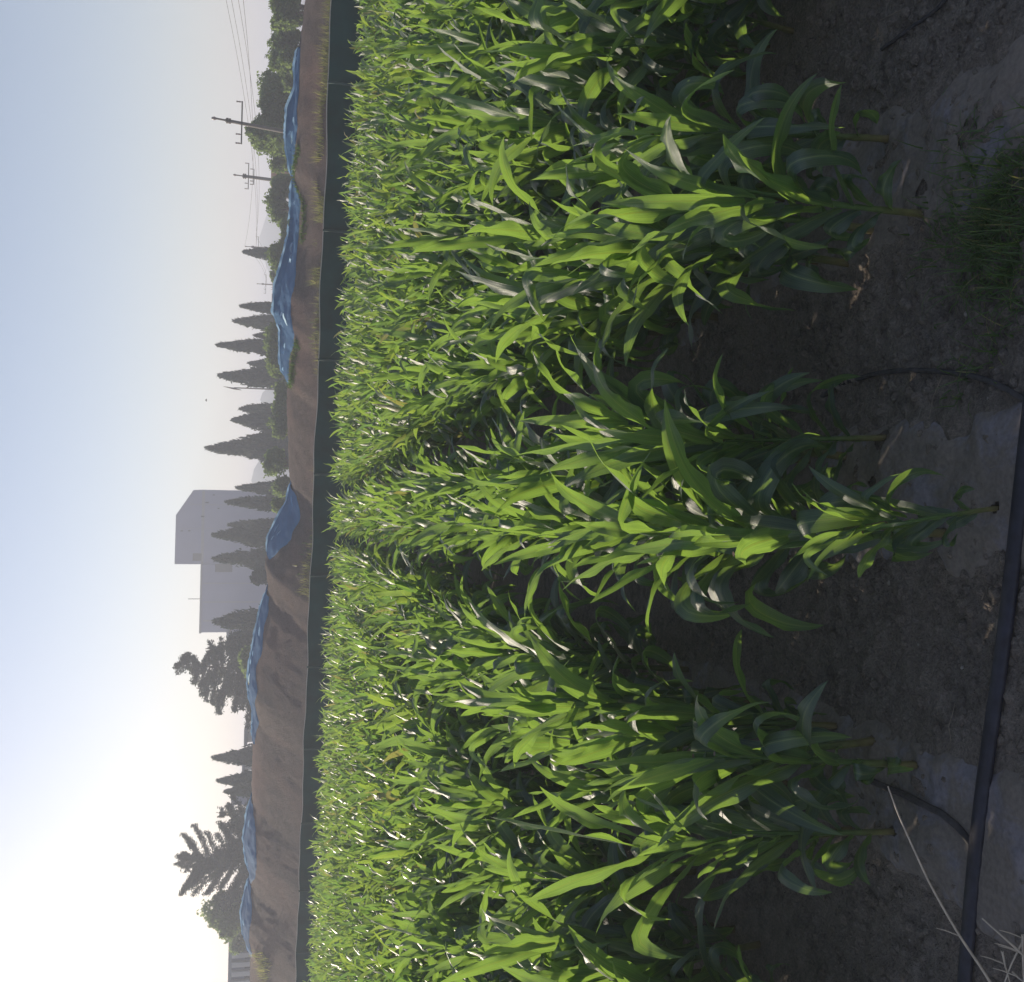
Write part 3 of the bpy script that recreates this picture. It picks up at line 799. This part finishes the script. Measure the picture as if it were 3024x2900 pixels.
small_building('pale_hut', 'low pale wall of a hut between the two pointed cypresses', (714, 750, 2255, 2275), 100, 4, M_WALL2, M_ROOF, 1)
small_building('grey_house', 'grey roofed house half hidden right of the big spreading cedar', (682, 750, 2352, 2378), 100, 5, M_WALL, M_ROOF, 1)
small_building('columned_building', 'long low building with pale columns and flat roof at the left end of the treeline', (673, 750, 2752, 2990), 88, 8, M_WALL, M_ROOF, 8, .3, 9)
small_building('pale_hut', 'tiny square pale block behind the blunt cypress, at the end of the distant hill', (802, 830, 874, 888), 130, 4, M_WALL2, M_ROOF, 1)
small_building('grey_shed', 'low grey shed between the grey building and the cedars', (668, 760, 1872, 1925), 110, 6, M_WALL, M_ROOF, 2)

# ------------------------------------------------------------------ poles, wires, lamp, bird
def pole(top, base, Y, r, arms, label, seed, mtl):
    tp = at_depth(*top, Y); bs = at_depth(*base, Y)
    f = (bs.z-0)/(tp.z-bs.z); gx_ = bs.x-(tp.x-bs.x)*f
    root = empty('power_pole', (gx_, Y, -.02)); tag(root, label, 'power pole', 'power poles beyond the bank')
    dx = tp.x-gx_; h = tp.z
    mb = MB(); tube(mb, [[0, 0, -.3], [dx*.5, 0, h*.5], [dx*.93, 0, h*.93]], [r, r*.85, r*.7], 10); mb.build('shaft', mtl, root)
    mb = MB(); tube(mb, [[dx*.93, 0, h*.93], [dx, 0, h]], [.045, .045], 8); mb.build('top_rod', M_DARK, root)
    tips = []
    for (fz, half, skew) in arms:
        z = h*fz; x = dx*fz
        mb = MB(); box(mb, (x, -r*.9, z), (half, .024, .03)); a_ = mb.build('crossarm', M_DARK, root, smooth=False)
        for sx_ in (-half*.97, -half*.55, half*.97):
            mb = MB(); tube(mb, [[x+sx_, -r*.9, z+.03], [x+sx_, -r*.9, z+.10], [x+sx_, -r*.9, z+.17], [x+sx_, -r*.9, z+.26]], [.015, .04, .03, .045], 8)
            mb.build('insulator', M_INS, a_)
            tips.append(Vector((gx_+x+sx_, Y-r*.9, z+.3)))
    mb = MB(); tube(mb, [[dx, 0, h], [dx, 0, h+.1], [dx, 0, h+.22]], [.05, .09, .05], 8); mb.build('insulator', M_INS, root)
    tips.append(Vector((gx_+dx, Y, h+.22)))
    for q in range(2):
        mb = MB(); z = h*(.915-.02*q); tube(mb, [[dx*z/h, 0, z-.05], [dx*z/h, 0, z+.05]], r*1.25, 8); mb.build('clamp', M_DARK, root)
    return tips
p1 = pole((638, 350), (842, 389), 48, .105, [(.80, 1.0, 0)], 'nearest power pole, dark and leaning, in front of the highest leafy tree', 1, M_CONC)
p2 = pole((697, 517), (831, 535), 78, .16, [(.86, 1.0, 0), (.80, .6, 0)], 'second power pole, grey, beside the orange house', 2, M_CONC)
p3 = pole((728, 728), (830, 736), 125, .13, [(.82, 1.3, 0)], 'far thin power pole touching the short lone cypress', 3, M_CONC)
p4 = pole((762, 838), (825, 842), 160, .13, [(.84, 1.5, 0), (.7, .8, 0)], 'farthest power pole, faint, behind the widest blue net', 4, M_CONC)
def wire(a, b, sag, label):
    s = np.linspace(0, 1, 30)
    P = np.array(a)[None]*(1-s)[:, None]+np.array(b)[None]*s[:, None]; P[:, 2] -= sag*4*s*(1-s)
    mb = MB(); c = P[15].copy(); tube(mb, P-c, .013, 5, cap=False)
    o = mb.build('power_wire', M_DARK, loc=tuple(c)); tag(o, label, 'wire', 'overhead power wires')
ends = [at_depth(655, -60, 62), at_depth(672, -60, 60), at_depth(693, -60, 58), at_depth(712, -60, 56)]
WL = ['highest of the four thin wires crossing the sky at the top edge', 'second highest thin wire crossing the sky at the top edge',
      'second lowest thin wire crossing the sky at the top edge', 'lowest of the four thin wires crossing the sky at the top edge']
for q in range(4): wire(p3[q], ends[q], .8, WL[q])
for q in range(3): wire(p3[q], p4[q], .8, ['upper', 'middle', 'lower'][q]+' faint wire between the two farthest power poles')
# slanted lamp
a = at_depth(659, 1141, 86); root = empty('street_lamp', (at_depth(800, 1149, 86).x, 86, -.02)); tag(root, 'thin street lamp with a long slanted head between the dark cypresses', 'street lamp')
hx = a.x-root.location.x
mb = MB(); b = at_depth(690, 1145, 86); tube(mb, [[0, 0, -.2], [(b.x-root.location.x)*.6, 0, b.z*.6], [b.x-root.location.x, 0, b.z]], [.07, .06, .045], 8); mb.build('shaft', M_CONC, root)
mb = MB(); c = at_depth(712, 1152, 86); lx = c.x-root.location.x
tube(mb, [[lx, 0, c.z], [(lx+hx)/2-.02, 0, (a.z+c.z)/2-.1], [hx, 0, a.z]], [.03, .13, .02], 8, flat=(1, .6)); mb.build('lamp_head', M_CONC, root)
# bird
c = at_depth(610, 1182, 40); mb = MB()
tube(mb, [[-.09, 0, 0], [-.03, 0, .012], [.05, 0, .01], [.11, 0, 0]], [.006, .028, .024, .008], 8)
bird = mb.build('bird', M_BIRD, loc=tuple(c)); bird.scale = (.6, .6, .6); tag(bird, 'tiny dark bird flying in the pale sky above the cypresses', 'bird')
for sgn in (-1, 1):
    mb = MB(); mb.add([[-.03, 0, .02], [.05, 0, .02], [.02, sgn*.17, .07], [-.03, sgn*.15, .065]], [[0, 1, 2, 3]]); mb.add([[-.03, 0, .014], [.05, 0, .014], [.02, sgn*.17, .066], [-.03, sgn*.15, .061]], [[3, 2, 1, 0]])
    mb.build('wing', M_BIRD, bird)

# distant hill
mb = MB(); hxp = [(560, 822), (600, 806), (640, 786), (700, 766), (740, 770), (800, 792), (850, 806), (930, 818), (1000, 835)]
Yh = 620; V = []
for q, (y, x) in enumerate(hxp):
    p = at_depth(x, y, Yh); V += [(p.x, Yh-150, -3), (p.x, Yh-60, p.z*.6), (p.x, Yh, p.z), (p.x, Yh+120, -3)]
Fq = [[4*q+k, 4*(q+1)+k, 4*(q+1)+k+1, 4*q+k+1] for q in range(len(hxp)-1) for k in range(3)]
mb.add(V, Fq); tag(mb.build('hill', M_HILL), kind='structure')
# second low hill left of the tallest cypress (pale, between the trees)
mb = MB(); V = []
hx2 = [(1120, 830), (1160, 775), (1180, 768), (1240, 800), (1320, 790), (1385, 750), (1420, 742), (1460, 760), (1540, 800), (1640, 820)]
Yh = 480
for q, (y, x) in enumerate(hx2):
    p = at_depth(x, y, Yh); V += [(p.x, Yh-100, -3), (p.x, Yh-40, p.z*.6), (p.x, Yh, p.z), (p.x, Yh+90, -3)]
Fq = [[4*q+k, 4*(q+1)+k, 4*(q+1)+k+1, 4*q+k+1] for q in range(len(hx2)-1) for k in range(3)]
mb.add(V, Fq); tag(mb.build('hill', M_HILL), kind='structure')

# ------------------------------------------------------------------ weeds on the bank
def blades(P, L, W, rg, spread=.5, segs=3):
    n = len(P); a = rg.uniform(0, math.tau, n); th = rg.uniform(.05, spread, n); L = L*rg.uniform(.5, 1.2, n)
    S = np.stack([-np.sin(a), np.cos(a), 0*a], -1); V = []
    for k in range(segs+1):
        s = k/segs; t = th*(1+1.6*s)
        c = P+np.stack([np.cos(a)*np.sin(t), np.sin(a)*np.sin(t), np.cos(t)], -1)*(L*s)[:, None]
        w_ = W*(1-s*.92)/2
        V += [c-S*w_, c+S*w_]
    V = np.stack(V, 1); m_ = 2*(segs+1); F = []
    for k in range(segs): F.append(np.array([2*k, 2*k+1, 2*k+3, 2*k+2]))
    Fq = (np.arange(n)[:, None, None]*m_+np.array(F)[None]).reshape(-1, 4)
    uv = np.tile(np.array([[0.1, k/segs*.3] if b == 0 else [.9, k/segs*.3] for k in range(segs+1) for b in (0, 1)]), (n, 1))
    return V.reshape(-1, 3), Fq, uv
def bank_pts(n, tl, tr, ol, oh, rg, thr=-1):
    t = rg.uniform(tl, tr, n); o = rg.uniform(ol, oh, n)
    k = fbm(t*.6+3, o*.8, 3) > thr; t = t[k]; o = o[k]
    P = np.array(PR)[None]+np.array(fd)[None]*t[:, None]+np.array(fn)[None]*(o+BANK_OFF)[:, None]; P[:, 2] = bank_z(t, o)-.02
    return P
rg = np.random.default_rng(5)
TV = (on_plane(800, 2860, BANK_OFF-2)-PR).dot(fd)
mb = MB()
mb.add(*blades(bank_pts(16000, -9, 8, -3.6, -1.9, rg, -.15), .34, .016, rg))
mb.add(*blades(bank_pts(6000, 8, 20, -3.7, -2.3, rg, .1), .26, .016, rg))
mb.add(*blades(bank_pts(900, TV-1.2, TV+4, -2.6, -1.2, rg, .0), .4, .03, rg))
tag(mb.build('weeds', M_DRYG), 'sunlit yellow green weeds at the foot of the bank behind the net fence', 'weeds', kind='stuff')
mb = MB()
def edge_pts(k, f0, f1, n, sd):
    _, t, ob = TARP_EDGE[k]; q = np.argsort(t); tv = rg.uniform(t.min()+(t.max()-t.min())*f0, t.min()+(t.max()-t.min())*f1, n)
    o = np.interp(tv, t[q], ob[q])-.1-np.abs(rg.normal(0, sd, n))
    P = np.array(PR)[None]+np.array(fd)[None]*tv[:, None]+np.array(fn)[None]*(o+BANK_OFF)[:, None]; P[:, 2] = bank_z(tv, o)-.02
    return P
mb.add(*blades(edge_pts(0, .7, 1, 450, .12), .15, .03, rg, .9))
mb.add(*blades(edge_pts(1, 0, .25, 500, .12), .15, .03, rg, .9))
mb.add(*blades(edge_pts(1, .7, 1, 700, .12), .16, .03, rg, .9))
mb.add(*blades(bank_pts(1500, -8, 20, -3.5, -2, rg, .32), .22, .03, rg, .9))
tag(mb.build('creeper', M_GRASS), 'low green creepers growing along the lower edge of the blue nets', 'weeds', kind='stuff')

# ------------------------------------------------------------------ foreground: film, hoses, straw, grass, clods
def film(k, y_start, y_end, half, label, holes, seed, shift=0.0):
    ys_ = np.arange(y_start, y_end, .009); us = np.linspace(-1, 1, 64)
    YY, UU = np.meshgrid(ys_, us, indexing='ij')
    hw = half*(1+.22*fbm(YY*1.7+seed, 0*YY+seed*3, 3))
    XX = ROW_X(YY)+k*PAIR+shift+UU*hw
    ZZ_ = gz(XX, YY, False)+.011+.004*np.abs(vnoise(XX*30+seed, YY*6))-.03*np.clip(np.abs(UU)+.35*fbm(XX*5+seed, YY*5, 3)-.72, 0, .3)/.3
    V = np.stack([XX, YY, ZZ_], -1); n_, m_ = YY.shape
    i = np.arange(n_-1)[:, None]*m_; j = np.arange(m_-1)[None]
    Fq = np.stack([i+j, i+j+1, i+m_+j+1, i+m_+j], -1).reshape(-1, 4)
    cen = V.reshape(-1, 3)[Fq].mean(1)
    keep = np.ones(len(Fq), bool)
    near_ = spots[(np.abs(spots[:, 2]-k) < .5) & (spots[:, 1] < y_end)]
    holes = holes+[(q[0], q[1], .017) for q in near_]
    for (hx_, hy_, hr) in holes:
        d = np.hypot(cen[:, 0]-hx_, (cen[:, 1]-hy_)*.9); keep &= d > hr*(1+.2*vnoise(np.arctan2(cen[:, 1]-hy_, cen[:, 0]-hx_)*2, d*0+seed))
    mb = MB(); c0 = np.array([float(ROW_X(y_start))+k*PAIR, y_start, 0.0]); mb.add(V.reshape(-1, 3)-c0, Fq[keep])
    o = mb.build('mulch_film', M_FILM, loc=tuple(c0)); tag(o, label, 'plastic film', 'mulch film strips under the corn rows')
def hole(px, r): p = on_ground(*px); return (p.x, p.y, r)
film(0, 2.3, 5.5, .27, 'dusty mulch film strip under the middle corn bed, running under the black hose', [hole((2770, 1590), .035), hole((2600, 1430), .03), hole((2620, 1300), .04)], 3, shift=-.03)
film(1, 2.3, 5.2, .27, 'torn mulch film with a round hole beside the grass patch', [hole((2880, 395), .042), hole((2740, 560), .03)], 8)
film(-1, 2.3, 5.2, .27, 'mulch film strip left of the middle, under the shaded corn bed', [hole((2720, 2170), .03)], 13)

def smooth_path(P, n=60, sm=6):
    P = np.asarray(P, float); d = np.r_[0, np.cumsum(np.linalg.norm(np.diff(P, axis=0), axis=1))]
    s = np.linspace(0, d[-1], n); Q = np.stack([np.interp(s, d, P[:, k]) for k in range(3)], -1)
    for _ in range(sm): Q[1:-1] = (Q[:-2]+2*Q[1:-1]+Q[2:])/4
    return Q
def ground_tube(name, px, r, mtl, label, cat, flat=(1, 1), lift=0.0, n=70, group=None):
    P = smooth_path([list(on_ground(*q)) for q in px], n, 60 if n > 100 else 8); P[:, 2] = np.array([gz(a, b, False) for a, b in P[:, :2]])+.006
    for _ in range(60 if n > 100 else 10): P[1:-1, 2] = (P[:-2, 2]+2*P[1:-1, 2]+P[2:, 2])/4
    P[:, 2] += r*flat[1]*.8+lift
    if n > 100: P[:, 2] = .016
    mb = MB(); c = P[n//2].copy(); tube(mb, P-c, np.linspace(r, r, n) if np.isscalar(r) else r, 14, flat)
    o = mb.build(name, mtl, loc=tuple(c)); return tag(o, label, cat, group)
ground_tube('water_hose', HOSE_PX, .0275, M_HOSE, 'wide black lay flat hose crossing the bare soil in front of the corn', 'hose', (1, .6), n=110)
ground_tube('drip_line', [(2420, 1170), (2480, 1130), (2570, 1105), (2650, 1092), (2760, 1095), (2860, 1108), (2940, 1130), (3010, 1165), (3056, 1190)], .0095, M_DRIP,
            'curved black drip pipe right of the middle bed joining the wide hose', 'hose', group='black drip pipes')
ground_tube('drip_line', [(2560, 2290), (2650, 2330), (2720, 2360), (2800, 2400), (2850, 2445), (2884, 2492)], .012, M_DRIP,
            'short black drip pipe behind the long straw, left of the shaded bed', 'hose', group='black drip pipes')
ground_tube('drip_line', [(2600, 145), (2680, 90), (2750, 35), (2820, -30)], .007, M_DRIP,
            'thin straight black drip pipe at the top right of the photo', 'hose', group='black drip pipes')
# long dry straws standing over the soil
def straw(pts, r, label, lift):
    P = []
    for (x, y), hz in zip(pts, lift): P.append(list(on_ground(x, y, hz)))
    P = smooth_path(P, 40); mb = MB(); c = P[0].copy(); c[2] = 0
    tube(mb, P-c, np.linspace(r*1.25, r*.6, 40), 7)
    nd = P[13]-c; 
    tube(mb, [nd, nd+np.array([.015, .01, .04]), nd+np.array([.02, .02, .065])], [.002, .002, .001], 5)
    o = mb.build('dry_straw', M_STRAW, loc=tuple(c)); tag(o, label, 'dry stalk', 'dry straws in the corner')
straw([(2960, 2960), (2900, 2860), (2840, 2775), (2790, 2690), (2740, 2600), (2690, 2490), (2650, 2400), (2622, 2322)], .0036,
      'longest pale dry straw arching up across the soil over the hose', [.03, .10, .16, .21, .26, .31, .34, .37])
straw([(3060, 2850), (3010, 2810), (2960, 2765), (2900, 2712)], .0034, 'short pale straw pointing up just beyond the hose end', [.03, .08, .12, .15])
straw([(3060, 2700), (3020, 2780), (2985, 2850), (2960, 2920)], .0030, 'dull brown straw lying crosswise in the lower right corner', [.03, .04, .05, .06])
straw([(2960, 2810), (2968, 2850), (2985, 2910)], .0030, 'thin upright straw left of the crossing ones in the corner', [.06, .05, .02])
straw([(3020, 2760), (3021, 2820), (3024, 2920)], .0030, 'straight straw at the very right edge near the corner', [.06, .05, .02])
straw([(2990, 2870), (3010, 2890), (3040, 2910)], .0026, 'stub of straw in the lower right corner', [.03, .03, .02])
# grass clump on the right
rg = np.random.default_rng(21); P = []
for (x, y), n, sp in (((2940, 640), 330, .11), ((2990, 560), 150, .09), ((2910, 750), 170, .09), ((3000, 770), 150, .09), ((2850, 620), 60, .08), ((3010, 490), 30, .06), ((2870, 1120), 16, .05), ((2840, 1085), 14, .04), ((2930, 1015), 12, .04)):
    c = on_ground(x, y); q = rg.normal(0, sp, (n, 2))*rg.uniform(.3, 1.7, (n, 1)); q += .06*np.stack([vnoise(q[:, 1]*20, q[:, 0]*9), vnoise(q[:, 0]*20, q[:, 1]*9)], -1); P.append(np.stack([c.x+q[:, 0], c.y+q[:, 1], gz(c.x+q[:, 0], c.y+q[:, 1])], -1))
mb = MB(); mb.add(*blades(np.concatenate(P), .13, .007, rg, 1.0, 5))
tag(mb.build('grass', M_GRASS), 'tangled patch of thin green grass on the soil at the right', 'grass', kind='stuff')
P = np.concatenate(P); P = P[rg.random(len(P)) < .13]
mb = MB(); mb.add(*blades(P, .12, .005, rg, 1.3, 5)); tag(mb.build('dry_grass', M_DRYG), 'withered blades among the green grass patch', 'grass', kind='stuff')
# clods, pebbles and litter
def pebbles(n, rg, smin, smax, xr, yr):
    th = np.array([[0, 0, 1]]+[[math.cos(a)*.9, math.sin(a)*.9, .3] for a in np.arange(6)*math.tau/6]+[[math.cos(a), math.sin(a), -.5] for a in (np.arange(6)+.5)*math.tau/6])
    F = [[0, 1+k, 1+(k+1) % 6] for k in range(6)]+[[1+k, 7+k, 1+(k+1) % 6] for k in range(6)]+[[7+k, 7+(k+1) % 6, 1+(k+1) % 6] for k in range(6)]
    x = rg.uniform(*xr, n); y = yr[0]+(yr[1]-yr[0])*rg.random(n)**1.3; s = smin+(smax-smin)*rg.random(n)**4; kp = (film_beds(x, y) > .27) | (rg.random(n) < .12); x = x[kp]; y = y[kp]; s = s[kp]; n = len(x)
    V = th[None]*rg.uniform(.7, 1.3, (n, 13, 1))*s[:, None, None]*np.array([1, .9, .65])
    V[..., 0] += x[:, None]; V[..., 1] += y[:, None]; V[..., 2] += gz(x, y)[:, None]+.1*s[:, None]
    return V.reshape(-1, 3), (np.arange(n)[:, None, None]*13+np.array(F)[None]).reshape(-1, 3)
rg = np.random.default_rng(31); mb = MB(); mb.add(*pebbles(24000, rg, .0025, .024, (-2.2, 2.2), (2.3, 5)))
tag(mb.build('soil_clods', M_SOIL), 'crumbly brown soil clods scattered over the bare ground', 'soil', kind='stuff')
mb = MB(); mb.add(*pebbles(260, rg, .003, .011, (-2.2, 2.2), (2.3, 4.6)))
tag(mb.build('pebbles', M_STONE), 'scattered small pale pebbles on the soil', 'pebbles', kind='stuff')
mb = MB()
for q in range(150):
    x = rg.uniform(-2, 2); y = 2.35+3*rg.random()**1.2; a = rg.uniform(0, math.tau); L = rg.uniform(.012, .05) if rg.random() < .8 else rg.uniform(.08, .22)
    t = np.linspace(-.5, .5, 5)*L; px = x+np.cos(a)*t+.1*t*t/L; py = y+np.sin(a)*t+rg.normal(0, .3)*t*t/L
    tube(mb, np.stack([px, py, np.array([float(gz(u, v)) for u, v in zip(px, py)])+.004+rg.uniform(0, .006)], -1), rg.uniform(.0007, .002), 4, cap=False)
tag(mb.build('straw_litter', M_LITTER), 'bits of dry straw and root scattered over the soil', 'straw', kind='stuff')

# ------------------------------------------------------------------ haze
mb = MB(); box(mb, (0, 0, 14.5), (1150, 1150, 18.5))
hz = bpy.data.materials.new('haze_air'); hz.use_nodes = True; n = hz.node_tree; n.nodes.clear()
mo = n.nodes.new('ShaderNodeOutputMaterial'); pv = n.nodes.new('ShaderNodeVolumePrincipled')
pv.inputs['Density'].default_value = .0029; pv.inputs['Color'].default_value = (.84, .89, 1.0, 1); pv.inputs['Anisotropy'].default_value = .18
n.links.new(pv.outputs[0], mo.inputs['Volume'])
tag(mb.build('haze', hz, smooth=False), 'thin warm haze over the field and treeline', 'haze', kind='stuff')
